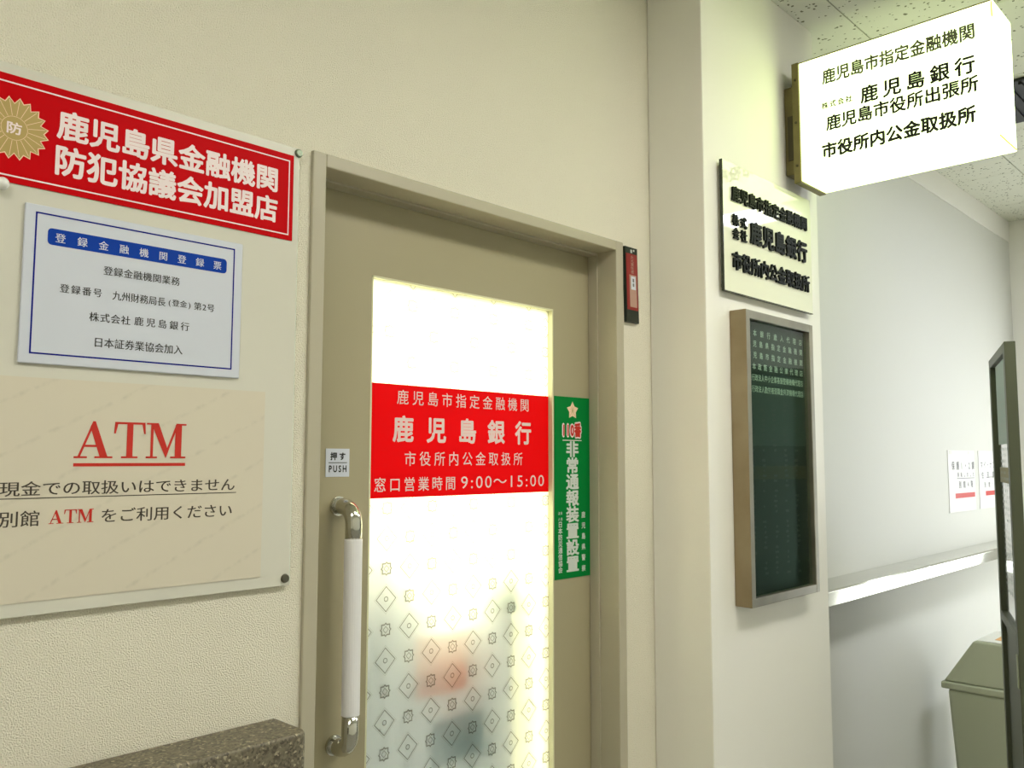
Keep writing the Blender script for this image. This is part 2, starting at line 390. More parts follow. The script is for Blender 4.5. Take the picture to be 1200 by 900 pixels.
def quad(name, o, u, v, x0, x1, z0, z1, material, parent):
    return MB().poly([(x0, z0), (x1, z0), (x1, z1), (x0, z1)], o, u, v).build(name, material, parent, fixn=False)
UX, UZ, UY = (1, 0, 0), (0, 0, 1), (0, 1, 0)
def plane(y): return ((0, y, 0), UX, UZ)

# serif capitals drawn as polygons in a unit-high cell
SERIF = {
 'A': (1.06, [[(0, 0), (.36, 0), (.36, .05), (0, .05)], [(.56, 0), (1.06, 0), (1.06, .05), (.56, .05)],
              [(.10, .04), (.17, .04), (.53, .93), (.49, 1.)], [(.49, 1.), (.42, .84), (.70, .04), (.92, .04), (.56, 1.)],
              [(.26, .30), (.68, .30), (.68, .36), (.26, .36)]]),
 'T': (.92, [[(.02, .94), (.90, .94), (.90, 1.), (.02, 1.)], [(.37, .04), (.55, .04), (.55, .96), (.37, .96)], [(.22, 0), (.70, 0), (.70, .05), (.22, .05)],
             [(.0, .68), (.05, .68), (.11, .94), (.02, .96)], [(.87, .68), (.92, .68), (.90, .96), (.81, .94)]]),
 'M': (1.22, [[(.0, 0), (.34, 0), (.34, .05), (0, .05)], [(.13, .04), (.21, .04), (.21, .96), (.13, .96)], [(.0, .95), (.33, .95), (.33, 1.), (0, 1.)],
              [(.13, 1.), (.36, 1.), (.68, .2), (.60, .0)], [(.60, .0), (.57, .12), (.91, 1.), (.98, 1.)],
              [(.88, .04), (1.08, .04), (1.08, .96), (.88, .96)], [(.90, .95), (1.22, .95), (1.22, 1.), (.90, 1.)], [(.74, 0), (1.22, 0), (1.22, .05), (.74, .05)]]),
}
def serif(name, s, o, u, v, x0, x1, z0, z1, material, parent):
    mb = MB(); tot = sum(SERIF[c][0] for c in s) + .02 * (len(s) - 1); k = (x1 - x0) / tot; p = 0
    for c in s:
        for pol in SERIF[c][1]:
            mb.poly([(x0 + (q[0] + p) * k, z0 + q[1] * (z1 - z0)) for q in pol], Vector(o) + Vector(u).cross(Vector(v)) * (2.5e-5 * len(mb.f)), u, v)
        p += SERIF[c][0] + .02
    return mb.build(name, material, parent, fixn=False)

# ================================================================== THE SETTING
XL, XR, YF = -2.6, 5.72, -2.9          # corridor ends and the wall across
PX0, PX1, PY = 1.992, 2.692, -.178     # pillar
OX0, OX1, OZ = .93, 1.826, 2.056       # door opening
wl = MB().box(XL, .900, 0, .2, 0, CEIL).box(.900, 1.842, 0, .2, 2.068, CEIL).box(1.842, 2.35, 0, .2, 0, CEIL)
tag(wl.build('wall_back', M['wallpaper']), 'cream embossed wallpaper wall around the beige door', kind='structure')
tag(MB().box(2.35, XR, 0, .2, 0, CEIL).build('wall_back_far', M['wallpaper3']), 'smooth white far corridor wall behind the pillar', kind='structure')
tag(MB().box(PX0, PX1, PY, -.0005, 0, CEIL).build('wall_pillar', M['wallpaper2'], bevel=.003), 'cream boxed-out pillar right of the beige door', kind='structure')
tag(MB().box(XL, XR, YF - .1, YF, 0, CEIL).build('wall_front', M['wall_room']), kind='structure')
tag(MB().box(XL - .1, XL, YF, 0, 0, CEIL).build('wall_left', M['wall_room']), kind='structure')
tag(MB().box(XL, XR + .1, YF, 3.2, -.1, 0).build('floor', M['floor']), kind='structure')
tag(MB().box(PX1, XR, -.006, -.0003, 2.795, CEIL).build('trim_1', M['wallpaper2'], bevel=.002), kind='structure')
# end wall with its frosted daylight window and a dark door
ew = MB().box(XR, XR + .1, -.42, 0, 0, CEIL).box(XR, XR + .1, -1.24, -.42, 2.15, CEIL).box(XR, XR + .1, YF, -1.24, 0, CEIL).box(XR, XR + .1, -1.24, -.42, 0, .12)
tag(ew.build('wall_right', M['wallpaper2']), kind='structure')
wd = thing('window_1', (XR, -.88, .12), kind='structure')
MB().box(XR + .04, XR + .05, -1.22, -.44, .14, 2.13).build('frosted_pane', M['daylight'], wd)
MB().box(XR, XR + .09, -.455, -.42, .12, 2.15).box(XR, XR + .09, -1.24, -1.205, .12, 2.15).box(XR, XR + .09, -1.205, -.455, 2.115, 2.15).box(XR, XR + .09, -1.205, -.455, .12, .155).build('window_frame', M['steel_dull'], wd, bevel=.003)
dk = thing('door_2', (XR - .03, -2.05, 0), kind='structure')
MB().box(XR - .03, XR - .0005, -2.5, -1.62, 0, 2.05).build('door_leaf', M['darkdoor'], dk, bevel=.003)
MB().box(XR - .034, XR - .030, -2.42, -1.86, 1.58, 1.98).build('upper_panel', M['teal'], dk)
for k in range(3): MB().box(XR - .036, XR - .034, -2.42, -1.86, 1.66 + .08 * k, 1.664 + .08 * k).build('panel_line', M['darkdoor'], dk)
MB().box(XR - .034, XR - .030, -2.42, -1.86, 1.19, 1.30).build('yellow_band', M['yellow'], dk)

# ceiling: slab plus mineral tiles laid in rows, joints open
ceil = MB().box(XL, XR + .1, YF, 0, CEIL + .012, CEIL + .1).build('ceiling', mat('ceiling_void', (120, 120, 100), .8)); tag(ceil, kind='structure')
tm = bpy.data.meshes.new('ceiling_tile'); TW, TH = .606, .454
tb = bmesh.new(); bmesh.ops.create_cube(tb, size=1); bmesh.ops.scale(tb, vec=(TW - .003, TH - .003, .012), verts=tb.verts)
bmesh.ops.bevel(tb, geom=tb.edges[:], offset=.0012, segments=1, affect='EDGES'); tb.to_mesh(tm); tb.free(); tm.materials.append(M['tile'])
LIGHTS = [(-1.35, -1.67), (1.68, -1.67), (4.71, -1.67)]
ty = [(-.302 + TH / 2) - TH * j for j in range(0, 7)]
tx = [2.912 + TW / 2 + TW * i for i in range(-9, 5)]
def tile_at(x, y, me):
    o = bpy.data.objects.new('ceiling_tile', me); COL.objects.link(o); o.parent = ceil; o.location = (x, y, CEIL + .006)
lights_xy = []
for j, y in enumerate(ty):
    for i, x in enumerate(tx):
        if j == 3 and i in (2, 3, 6, 7, 10, 11):
            if i in (2, 6, 10): lights_xy.append((x + TW / 2, y))
            continue
        x0, x1, y0, y1 = max(x - TW / 2, XL), min(x + TW / 2, XR), max(y - TH / 2, YF), min(y + TH / 2, -.001)
        if x1 - x0 < .02 or y1 - y0 < .02: continue
        if (x1 - x0) < TW - .01 or (y1 - y0) < TH - .01:
            b_ = MB().box(x0 + .0015 - x, x1 - .0015 - x, y0 + .0015 - y, y1 - .0015 - y, -.006, .006)
            me = bpy.data.meshes.new('ceiling_tile_cut'); me.from_pydata([tuple(q) for q in b_.v], [], b_.f); me.materials.append(M['tile']); tile_at(x, y, me)
        else: tile_at(x, y, tm)
for k, (x, y) in enumerate(lights_xy):
    t = thing('ceiling_light', (x, y, CEIL), ['recessed fluorescent ceiling light over the left part of corridor', 'recessed fluorescent ceiling light over the corridor before the door', 'recessed fluorescent ceiling light over the far part of corridor'][k], 'light', 'corridor ceiling lights')
    MB().box(x - TW + .004, x + TW - .004, y - .22, y + .22, CEIL + .002, CEIL + .012).build('diffuser', M['lampwhite' if k < 2 else 'lampcool'], t)
    f_ = MB().box(x - TW + .002, x + TW - .002, y - .225, y - .20, CEIL - .008, CEIL + .002).box(x - TW + .002, x + TW - .002, y + .20, y + .225, CEIL - .008, CEIL + .002)
    f_.build('trim_frame', M['wall_room'], t)
# dark air grille in the ceiling beyond the lit sign
gx, gy = 3.78, -.62
t = thing('ceiling_vent', (gx, gy, CEIL), 'dark square air grille in the ceiling behind the lit box sign', 'vent')
MB().box(gx - .23, gx + .23, gy - .17, gy + .17, CEIL - .012, CEIL - .0005).build('vent_frame', M['speck'], t, bevel=.003)
for k in range(7): MB().box(gx - .215, gx + .215, gy - .13 + k * .04, gy - .118 + k * .04, CEIL - .022, CEIL - .012).build('slat', M['speck'], t)

# office behind the door
tag(MB().box(-.5, XR, 3.1, 3.2, 0, CEIL).build('wall_office_back', M['wall_room']), kind='structure')
tag(MB().box(-.6, -.5, .2, 3.2, 0, CEIL).build('wall_office_left', M['wall_room']), kind='structure')
tag(MB().box(4.5, 4.6, .2, 3.1, 0, CEIL).build('wall_office_right', M['wall_room']), kind='structure')
tag(MB().box(-.6, 4.6, .2, 3.2, 2.75, 2.85).build('ceiling_office', M['wall_room']), kind='structure')
for (x, y), lb in zip(((1.2, 1.0), (2.6, 1.0), (1.2, 2.3), (2.6, 2.3)), ('near left', 'near right', 'far left', 'far right')):
    t = thing('office_ceiling_light', (x, y, 2.75), 'bright ceiling panel light in the office, %s of four' % lb, 'light', 'office ceiling lights')
    MB().box(x - .55, x + .55, y - .4, y + .4, 2.735, 2.7495).build('diffuser', M['officelamp'], t)

# ------------------------------------------------------------------ door_1
d1 = thing('door_1', (1.38, .085, 0), kind='structure')
fr = MB()
FY0, FY1 = -.008, .19
fr.box(.884, .914, FY0, FY1, 0, 2.082); fr.build('frame_jamb', M['frame'], d1, bevel=.0025)
fr = MB().box(1.826, 1.858, FY0, FY1, 0, 2.082); fr.build('frame_jamb', M['frame'], d1, bevel=.0025)
fr = MB().box(.914, 1.826, FY0, FY1, 2.056, 2.082); fr.build('frame_head', M['frame'], d1, bevel=.0025)
MB().box(.914, .920, .054, .084, 0, 2.052).build('frame_stop', M['frame'], d1, bevel=.001)
MB().box(1.821, 1.826, .054, .084, 0, 2.052).build('frame_stop', M['frame'], d1, bevel=.001)
MB().box(.914, 1.826, .054, .084, 2.051, 2.056).build('frame_stop', M['frame'], d1, bevel=.001)
GX0, GX1, GZ0, GZ1 = 1.094, 1.676, .30, 1.888
leaf = MB().box(.918, GX0, .085, .125, .01, 2.050).box(GX1, 1.822, .085, .125, .01, 2.050).box(GX0, GX1, .085, .125, GZ1, 2.050).box(GX0, GX1, .085, .125, .01, GZ0)
leaf.build('door_leaf', M['door'], d1)
# glazing beads (thin lip round the pane)
bd = MB()
for a in ((GX0, GX0 + .004, GZ0, GZ1), (GX1 - .004, GX1, GZ0, GZ1), (GX0, GX1, GZ1 - .004, GZ1), (GX0, GX1, GZ0, GZ0 + .004)):
    bd.box(a[0], a[1], .0845, .099, a[2], a[3])
bd.build('glazing_bead', M['bead'], d1)
MB().box(GX0 + .001, GX1 - .001, .100, .105, GZ0 + .001, GZ1 - .001).build('glass_pane', M['frosted'], d1)
hx, hy, hz0, hz1, hr = 1.018, .030, .940, 1.405, .0165
h = thing('handle', (0, 0, 0)); h.parent = d1; h.location = Vector((hx, .085, 1.17)) - wloc(d1)
R_ = .034
def arc(z, s):
    c = Vector((hx, hy + R_, z - s * R_)); out = [(hx, .085, z)]
    for k in range(9):
        a = math.pi / 2 * k / 8; out.append((hx, hy + R_ - R_ * math.sin(a), z - s * R_ + s * R_ * math.cos(a)))
    return out
MB().tube(arc(hz1, 1) + [(hx, hy, 1.338)], hr).build('tube_end', M['chrome'], h, smooth=True)
MB().tube(arc(hz0, -1) + [(hx, hy, 1.010)], hr).build('tube_end', M['chrome'], h, smooth=True)
MB().cyl((hx, hy, 1.0075), (hx, hy, 1.343), hr + .0012, 24).build('grip', M['grip'], h, smooth=False, bevel=.0015)
for z in (hz0, hz1): MB().cyl((hx, .0845, z), (hx, .081, z), .0195, 24).build('rosette', M['chrome'], h)

# ------------------------------------------------------------------ things behind the frosted glass
t = thing('office_partition', (1.0, .18, 0), 'pale blue low office partition standing close behind the frosted glass', 'partition')
MB().box(.3, 1.20, .175, .19, 0, 1.345).build('panel', M['partition'], t, bevel=.004)
MB().box(1.20, 1.28, .175, .19, 0, 1.27).build('panel', M['partition'], t, bevel=.004)
MB().box(1.28, 1.47, .175, .19, 0, 1.165).build('panel', M['partition'], t, bevel=.004)
MB().box(1.47, 1.62, .175, .19, 0, 1.235).build('panel', M['partition'], t, bevel=.004)
MB().box(.3, .33, .20, .26, 0, 1.345).build('post', M['plate'], t)
tag(MB().box(1.30, 1.45, .166, .1745, .955, 1.09).build('orange_leaflet', M['poster_orange'], origin=(1.38, .17, .955)), 'orange leaflet blurred behind the frosted glass', 'leaflet')
tag(MB().box(1.35, 1.50, .160, .1745, .80, .90).build('teal_folder', M['poster_blue'], origin=(1.43, .17, .80)), 'teal folder blurred behind the frosted glass, low in the pane', 'folder')
tag(MB().box(1.50, 1.61, .150, .1745, 1.12, 1.23).build('teal_bag', M['poster_blue'], origin=(1.55, .17, 1.12)), 'grey-teal bag blurred behind the frosted glass, right of the leaflet', 'bag')

# ------------------------------------------------------------------ stickers on the door
def D(x, z): return x * .98986, 1.5 + (z - 1.5) * .98986
t = thing('door_sticker', (1.385, .0995, 1.416), 'red sticker with white bank lettering and opening hours across the door glass', 'sticker')
MB().box(GX0 + .004, GX1 - .004, .0985, .0998, 1.416, 1.661).build('film', M['red2'], t)
pl = plane(.0982)
row('lettering', '鹿児島市指定金融機関', *pl, 1.176, 1.596, 1.618, 1.650, M['pink'], t, bold=.004)
row('lettering', '鹿児島銀行', *pl, 1.165, 1.606, 1.535, 1.594, M['pink'], t, bold=.03)
row('lettering', '市役所内公金取扱所', *pl, 1.199, 1.574, 1.484, 1.516, M['pink'], t, bold=.004)
row('lettering', '窓口営業時間', *pl, 1.118, 1.348, 1.429, 1.460, M['pink'], t, bold=.008)
row('lettering', '9:00～15:00', *pl, 1.367, 1.654, 1.431, 1.459, M['pink'], t, bold=0, cw=1.6)

x0, z0 = D(.997, 1.463); x1, z1 = D(1.054, 1.520)
t = thing('push_sticker', (x0, .085, z0), 'small white push sticker on the door above the handle', 'sticker')
MB().box(x0, x1, .0835, .0848, z0, z1).build('film', M['plate'], t)
pl = plane(.0832); w_ = x1 - x0
row('lettering', '押す', *pl, x0 + .010, x1 - .010, z0 + .033, z1 - .007, M['black'], t, bold=.04)
quad('rule', *pl, x0 + .006, x1 - .006, z0 + .0275, z0 + .029, M['black'], t)
row('lettering', 'PUSH', *pl, x0 + .007, x1 - .007, z0 + .009, z0 + .023, M['black'], t, bold=.03)

gx0, gz0 = D(1.696, 1.190); gx1, gz1 = D(1.843, 1.664)
t = thing('alarm_sticker', (gx0, .085, gz0), 'tall green emergency alarm sticker with gold star on door edge', 'sticker')
MB().box(gx0, gx1 - .001, .0835, .0848, gz0, gz1).build('film', M['green'], t)
pl = plane(.0832)
def star(cx, cz, r, n, rin): return [(cx + (r if k % 2 == 0 else rin) * math.sin(math.pi * k / n), cz + (r if k % 2 == 0 else rin) * math.cos(math.pi * k / n)) for k in range(2 * n)]
def fan(mb, pts, c, o, u, v):
    for i in range(len(pts)): mb.poly([c, pts[i], pts[(i + 1) % len(pts)]], o, u, v)
    return mb
sx, sz = D(1.769, 1.628)
fan(MB(), star(sx, sz, .024, 5, .014), (sx, sz), *pl).build('star', M['gold_line'], t, fixn=False)
sm = MB()
for k in range(10):
    a = math.pi * k / 5; r_ = .024 if k % 2 == 0 else .014
    sm.poly([(sx - .0008, sz), (sx + .0008, sz), (sx + r_ * math.sin(a) * .9 + .0004, sz + r_ * math.cos(a) * .9), (sx + r_ * math.sin(a) * .9 - .0004, sz + r_ * math.cos(a) * .9)], (0, .0830, 0), UX, UZ)
sm.build('star_line', M['gold'], t, fixn=False)
a0, b0 = D(1.728, 1.555); a1, b1 = D(1.806, 1.598)
row('lettering_outline', '110番', *pl, a0 - .002, a1 + .002, b0 - .002, b1 + .002, M['white'], t, bold=.13)
row('lettering', '110番', *plane(.0829), a0 + .002, a1 - .002, b0 + .002, b1 - .002, M['redprint'], t, bold=.05)
quad('rule', *pl, a0, a1, b0 - .007, b0 - .005, M['white'], t)
a0, b0 = D(1.741, 1.206); a1, b1 = D(1.794, 1.547)
row('lettering', '非常通報装置設置', *pl, a0, a1, b0, b1, M['whitegrey'], t, bold=.035, vertical=True)
a0, b0 = D(1.804, 1.203); a1, b1 = D(1.820, 1.360)
row('lettering', '鹿児島県警察', *pl, a0, a1, b0, b1, M['whitegrey'], t, bold=.02, vertical=True)
a0, b0 = D(1.709, 1.206); a1, b1 = D(1.726, 1.337)
row('lettering', '日本防災通信協会', *pl, a0, a1, b0, b1, M['whitegrey'], t, bold=.02, vertical=True)
a0, b0 = D(1.709, 1.340); a1, b1 = D(1.7168, 1.363)
row('lettering', '法人', *pl, a0, a1, b0, b1, M['whitegrey'], t, bold=.01, vertical=True)
a0, b0 = D(1.7185, 1.340); a1, b1 = D(1.726, 1.363)
row('lettering', '社団', *pl, a0, a1, b0, b1, M['whitegrey'], t, bold=.01, vertical=True)

# ------------------------------------------------------------------ acrylic board and its plates
BX0, BX1, BZ0, BZ1 = .06, .848, 1.274, 2.073
t = thing('acrylic_board', (.45, 0, BZ0), 'milky acrylic board on screw standoffs left of the door', 'board')
MB().box(BX0, BX1, -.020, -.014, BZ0, BZ1).build('panel', M['acrylic'], t, bevel=.001)
MB().box(BX1, BX1 + .0008, -.0195, -.0145, BZ0 + .002, BZ1 - .002).build('cut_edge', M['acrylic_edge'], t)
for (x, z), mk in zip(((.8455, 2.0635), (.838, 1.287), (.075, 2.060), (.075, 1.287)), ('knob', 'knob_dark', 'knob', 'knob_dark')):
    s = MB().cyl((x, -.0138, z), (x, -.0103, z), .006, 16).build('standoff', M[mk], t)
    c_ = MB().cyl((x, -.0202, z), (x, -.0255, z), .0085, 20, .0065).build('screw_cap', M[mk], t, bevel=.001)
t = thing('clear_hook', (.362, -.02, 1.888), 'clear glossy plastic knob below the gold badge at the left edge', 'knob')
MB().sphere((.3585, -.029, 1.890), .0095).build('cap', M['clear'], t, smooth=True)
MB().cyl((.3585, -.0202, 1.890), (.3585, -.027, 1.890), .005, 12).build('stem', M['clear'], t)

t = thing('crime_prevention_sign', (.55, -.0205, 1.895), 'long red sign with white lettering and gold badge atop the acrylic board', 'sign')
RX0, RX1, RZ0, RZ1 = .16, .8355, 1.896, 2.056
MB().box(RX0, RX1, -.0218, -.0203, RZ0, RZ1).build('plate', M['red'], t)
pl = plane(-.0221)
rect_line('border_line', *pl, RX0 + .010, .8275, 1.905, 2.045, .0022, M['white'], t)
row('lettering', '鹿児島県金融機関', *pl, .429, .803, 1.978, 2.025, M['white'], t, bold=.03)
row('lettering', '防犯協議会加盟店', *pl, .429, .804, 1.922, 1.970, M['white'], t, bold=.03)
bx, bz, br = .372, 1.977, .045
bad = MB()
P = star(bx, bz, br, 20, br * .86)
P = [(bx + (br * (1.0 if k % 2 == 0 else (.80 if (k // 2) % 2 else .86))) * math.sin(math.pi * k / 20 + .12), bz + (br * (1.0 if k % 2 == 0 else (.80 if (k // 2) % 2 else .86))) * math.cos(math.pi * k / 20 + .12)) for k in range(40)]
fan(MB(), [(bx + (x - bx) * 1.045, bz + (z - bz) * 1.045) for x, z in P], (bx, bz), *pl).build('badge_rim', M['gold_line'], t, fixn=False)
fan(MB(), P, (bx, bz), *plane(-.0223)).build('badge', M['gold'], t, fixn=False)
bl = MB()
for k in range(20):
    a = 2 * math.pi * (k) / 20 + .12; d = Vector((math.sin(a), math.cos(a))); n_ = Vector((d.y, -d.x)) * .00035; c_ = Vector((bx, bz))
    bl.poly([tuple(c_ + d * .0185 - n_), tuple(c_ + d * .0185 + n_), tuple(c_ + d * .042 + n_), tuple(c_ + d * .042 - n_)], *plane(-.0225))
for k in range(32):
    a, b = 2 * math.pi * k / 32, 2 * math.pi * (k + 1) / 32
    bl.poly([(bx + r_ * math.sin(q), bz + r_ * math.cos(q)) for r_, q in ((.0172, a), (.0178, a), (.0178, b), (.0172, b))], *plane(-.0225))
bl.build('badge_line', M['gold_line'], t, fixn=False)
row('badge_lettering', '防', *plane(-.0225), bx - .010, bx + .010, bz - .009, bz + .009, M['white'], t, bold=.025)

t = thing('registration_plate', (.563, -.0205, 1.636), 'white registration plate with blue border on the acrylic board below the red sign', 'sign')
MB().box(.391, .7365, -.0255, -.0205, 1.636, 1.871).build('plate', M['plate'], t, bevel=.0015)
pl = plane(-.0258)
rect_line('border_line', *pl, .405, .7215, 1.650, 1.860, .0024, M['navy'], t)
cr_ = .006; pts = []
for cx, cz, a0 in ((.707 - cr_, 1.839 - cr_, 0), (.4225 + cr_, 1.839 - cr_, 90), (.4225 + cr_, 1.814 + cr_, 180), (.707 - cr_, 1.814 + cr_, 270)):
    for k in range(5): a = math.radians(a0 + 22.5 * k); pts.append((cx + cr_ * math.cos(a), cz + cr_ * math.sin(a)))
MB().poly(pts, *pl).build('title_band', M['blue'], t, fixn=False)
row('title_lettering', '登録金融機関登録票', *plane(-.0260), .433, .697, 1.819, 1.833, M['plate'], t, hb=.012)
row('lettering', '登録金融機関業務', *pl, .504, .6255, 1.781, 1.795, M['black'], t, hb=.012)
row('lettering', '登録番号', *pl, .4425, .503, 1.745, 1.758, M['black'], t, hb=.012)
row('lettering', '九州財務局長', *pl, .519, .603, 1.744, 1.758, M['black'], t, hb=.012)
row('lettering', '(登金)', *pl, .608, .645, 1.7445, 1.7575, M['black'], t, hb=.012)
row('lettering', '第2号', *pl, .651, .687, 1.745, 1.758, M['black'], t, hb=.012)
row('lettering', '株式会社', *pl, .486, .548, 1.707, 1.721, M['black'], t, hb=.012)
row('lettering', '鹿児島銀行', *pl, .554, .644, 1.708, 1.722, M['black'], t, hb=.014)
row('lettering', '日本証券業協会加入', *pl, .496, .634, 1.668, 1.683, M['black'], t, hb=.012)

t = thing('cash_machine_notice', (.55, -.0205, 1.294), 'cream paper notice with red ATM heading on the acrylic board', 'notice')
MB().box(.235, .7895, -.0212, -.0204, 1.294, 1.616).build('sheet', M['paper'], t)
pl = plane(-.0215)
serif('heading_lettering', 'ATM', *pl, .474, .647, 1.499, 1.555, M['redprint'], t)
quad('heading_underline', *pl, .474, .647, 1.4865, 1.4915, M['redprint'], t)
row('lettering', '現金での取扱いはできません', *pl, .377, .736, 1.4445, 1.4655, M['ink'], t, hb=.010, sx=1.24)
quad('underline', *pl, .33, .739, 1.4405, 1.4418, M['ink'], t)
row('lettering', '別館', *pl, .378, .431, 1.401, 1.4235, M['ink'], t, hb=.010, sx=1.1)
serif('red_lettering', 'ATM', *pl, .4435, .5065, 1.403, 1.423, M['redprint'], t)
row('lettering', 'をご利用ください', *pl, .518, .732, 1.401, 1.4225, M['ink'], t, hb=.010, sx=1.2)

# the board stands 4 mm off the wall: settle it and what is fixed on it
for o in COL.objects:
    if o.parent is None and o.name in ('acrylic_board', 'clear_hook', 'crime_prevention_sign', 'registration_plate', 'cash_machine_notice'): o.location += Vector((.0044, .010, .001))

# ------------------------------------------------------------------ fire warden tag beside the frame
t = thing('fire_tag', (1.893, 0, 1.868), 'narrow dark red and black name tag plate beside the door frame', 'sign')
O_ = (1.863, -.010, 2.074); U_ = Vector((1, 0, 0)); V_ = Vector((-.030, 0, 1)).normalized()
def tagbox(name, x0, x1, z0, z1, d0, d1, m_):
    MB().prism([(x0, -z1), (x1, -z1), (x1, -z0), (x0, -z0)], Vector(O_) + Vector((0, d0, 0)), U_, V_, (0, 1, 0), d1 - d0).build(name, m_, t)
tagbox('back_plate', 0, .055, 0, .206, 0, .0095, M['tag_black'])
tagbox('red_field', .003, .052, .018, .172, -.0008, .0002, M['tag_red'])
tagbox('name_slot', .015, .046, .076, .164, -.0014, -.0006, M['tag_pink'])
tagbox('name_card', .021, .041, .080, .116, -.0022, -.0012, M['plate'])
tagbox('card_mark', .0275, .034, .086, .096, -.0025, -.0021, M['note_ink'])
tagbox('card_mark', .0275, .034, .099, .108, -.0025, -.0021, M['note_ink'])
tagbox('top_mark', .024, .031, .006, .015, -.0005, .0002, M['whitegrey'])
tagbox('top_mark', .036, .042, .005, .010, -.0005, .0002, M['whitegrey'])
row('lettering', '火元責任者', (O_[0], O_[1] - .0012, O_[2]), U_, V_, .022, .036, -.072, -.022, M['tag_pink'], t, bold=.01, vertical=True)

# ------------------------------------------------------------------ stone ledge
t = MB()
def ledge():
    x1, y1, zt, zb, r = .836, -.110, 1.048, .93, .022
    pts = [(-1.9, 0), (-1.9, y1)]
    for k in range(7):
        a = math.radians(-90 + 15 * k); pts.append((x1 - r + r * math.cos(a), y1 + r + r * math.sin(a)))
    pts.append((x1, 0)); return MB().prism([(p[0], p[1]) for p in pts], (0, 0, zt), (1, 0, 0), (0, 1, 0), (0, 0, -1), zt - zb), zt
lb_, _ = ledge()
ob = lb_.build('stone_ledge', M['stone'], origin=(0, 0, .93), bevel=.006, seg=3)
tag(ob, 'speckled grey-brown stone ledge along the wall below the acrylic board', 'ledge')

# ------------------------------------------------------------------ plaque on the pillar
y0 = PY - .018
t = thing('acrylic_plaque', (2.33, PY, 1.96), 'glossy cream acrylic plaque with raised black lettering on the pillar', 'sign')
MB().box(2.060, 2.598, y0, y0 + .008, 1.957, 2.321).build('plate', M['plaque'], t)
MB().box(2.0575, 2.060, y0 - .0003, y0 + .0085, 1.955, 2.321).box(2.060, 2.598, y0 - .0003, y0 + .0085, 1.9545, 1.957).build('edge', M['plaque_edge'], t)
for x in (2.075, 2.583):
    for z in (1.972, 2.306): MB().cyl((x, y0 + .008, z), (x, PY - .0003, z), .006, 12).build('standoff', M['steel'], t)
pl = ((0, y0 - .0003, 0), UX, UZ)
row('raised_lettering', '鹿児島市指定金融機関', *pl, 2.101, 2.562, 2.213, 2.257, M['letter3d'], t, bold=.022, extrude=.006)
row('raised_lettering', '株式', *pl, 2.103, 2.180, 2.144, 2.177, M['letter3d'], t, bold=.015, extrude=.006)
row('raised_lettering', '会社', *pl, 2.103, 2.180, 2.106, 2.139, M['letter3d'], t, bold=.015, extrude=.006)
row('raised_lettering', '鹿児島銀行', *pl, 2.200, 2.558, 2.109, 2.177, M['letter3d'], t, bold=.028, extrude=.006)
row('raised_lettering', '市役所内公金取扱所', *pl, 2.098, 2.570, 2.019, 2.072, M['letter3d'], t, bold=.022, extrude=.006)

# ------------------------------------------------------------------ glazed cabinet on the pillar
t = thing('notice_cabinet', (2.32, PY, 1.108), 'tall stainless framed glass notice cabinet on the pillar below the plaque', 'cabinet')
cx0, cx1, cz0, cz1, cy = 2.112, 2.523, 1.107, 1.908, PY - .05
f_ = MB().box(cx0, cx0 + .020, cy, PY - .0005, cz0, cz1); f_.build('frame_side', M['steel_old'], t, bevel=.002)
f_ = MB().box(cx1 - .022, cx1, cy, PY - .0005, cz0, cz1); f_.build('frame_side', M['steel_dull'], t, bevel=.002)
MB().box(cx0 + .020, cx1 - .022, cy, PY - .0005, cz1 - .024, cz1).build('frame_rail', M['steel_dull'], t, bevel=.002)
MB().box(cx0 + .020, cx1 - .022, cy, PY - .0005, cz0, cz0 + .024).build('frame_rail', M['steel_dull'], t, bevel=.002)
MB().box(cx0 + .0005, cx0 + .020, cy - .0012, cy - .0001, cz0 + .001, cz1 - .001).build('frame_lip', M['steel_dull'], t)
MB().box(cx0 + .020, cx1 - .022, PY - .030, PY - .024, cz0 + .024, cz1 - .024).build('back_panel', M['cabinet_in'], t)
MB().box(cx0 + .020, cx1 - .022, cy + .012, cy + .015, cz0 + .024, cz1 - .024).build('glass_pane', M['glass'], t)
pl = plane(PY - .0305)
cl = 2.150; cr2 = 2.487
for s, zc in (('日本銀行歳入代理店', 1.852), ('鹿児島県指定金融機関', 1.822), ('鹿児島市指定金融機関', 1.790), ('日本政策金融公庫代理店', 1.758),
              ('独立行政法人中小企業基盤整備機構代理店', 1.727), ('独立行政法人勤労者退職金共済機構代理店', 1.695)):
    row('lettering', s, *pl, cl - (.014 if s[0] == '独' else 0), cr2, zc - .0095, zc + .0095, M['cab_letter'], t, bold=0 if s[0] == '独' else .01)

# ------------------------------------------------------------------ lit box sign
SX0, SX1, SY0, SY1, SZ0, SZ1 = 2.450, 2.618, -.780, -.240, 2.340, 2.709
t = thing('box_sign', (2.534, PY, 2.34), 'glowing white box sign with black bank lettering projecting from the pillar', 'sign')
MB().box(SX0, SX1, SY0, SY1, SZ0, SZ1).build('lit_box', M['signglow'], t, bevel=.003)
MB().box(SX0 + .003, SX1 - .003, SY0 + .003, SY1, SZ1 + .0004, SZ1 + .004).build('glow_blocking_lid', M['brown_metal'], t)  # unseen lid, added to keep the box's glow off the ceiling
MB().box(SX0 - .004, SX1 + .004, SY1, SY1 + .022, SZ0 - .004, SZ1 + .004).build('end_frame', M['brown_metal'], t, bevel=.002)
for z in (SZ0 + .05, (SZ0 + SZ1) / 2, SZ1 - .05): MB().cyl((SX0 - .006, SY1 + .011, z), (SX0 - .0035, SY1 + .011, z), .004, 10).build('screw', M['brown_dark'], t)
MB().box(2.474, 2.594, PY - .0005 - .039, PY - .0005, 2.375, 2.655).build('mount_box', M['brown_metal'], t, bevel=.003)
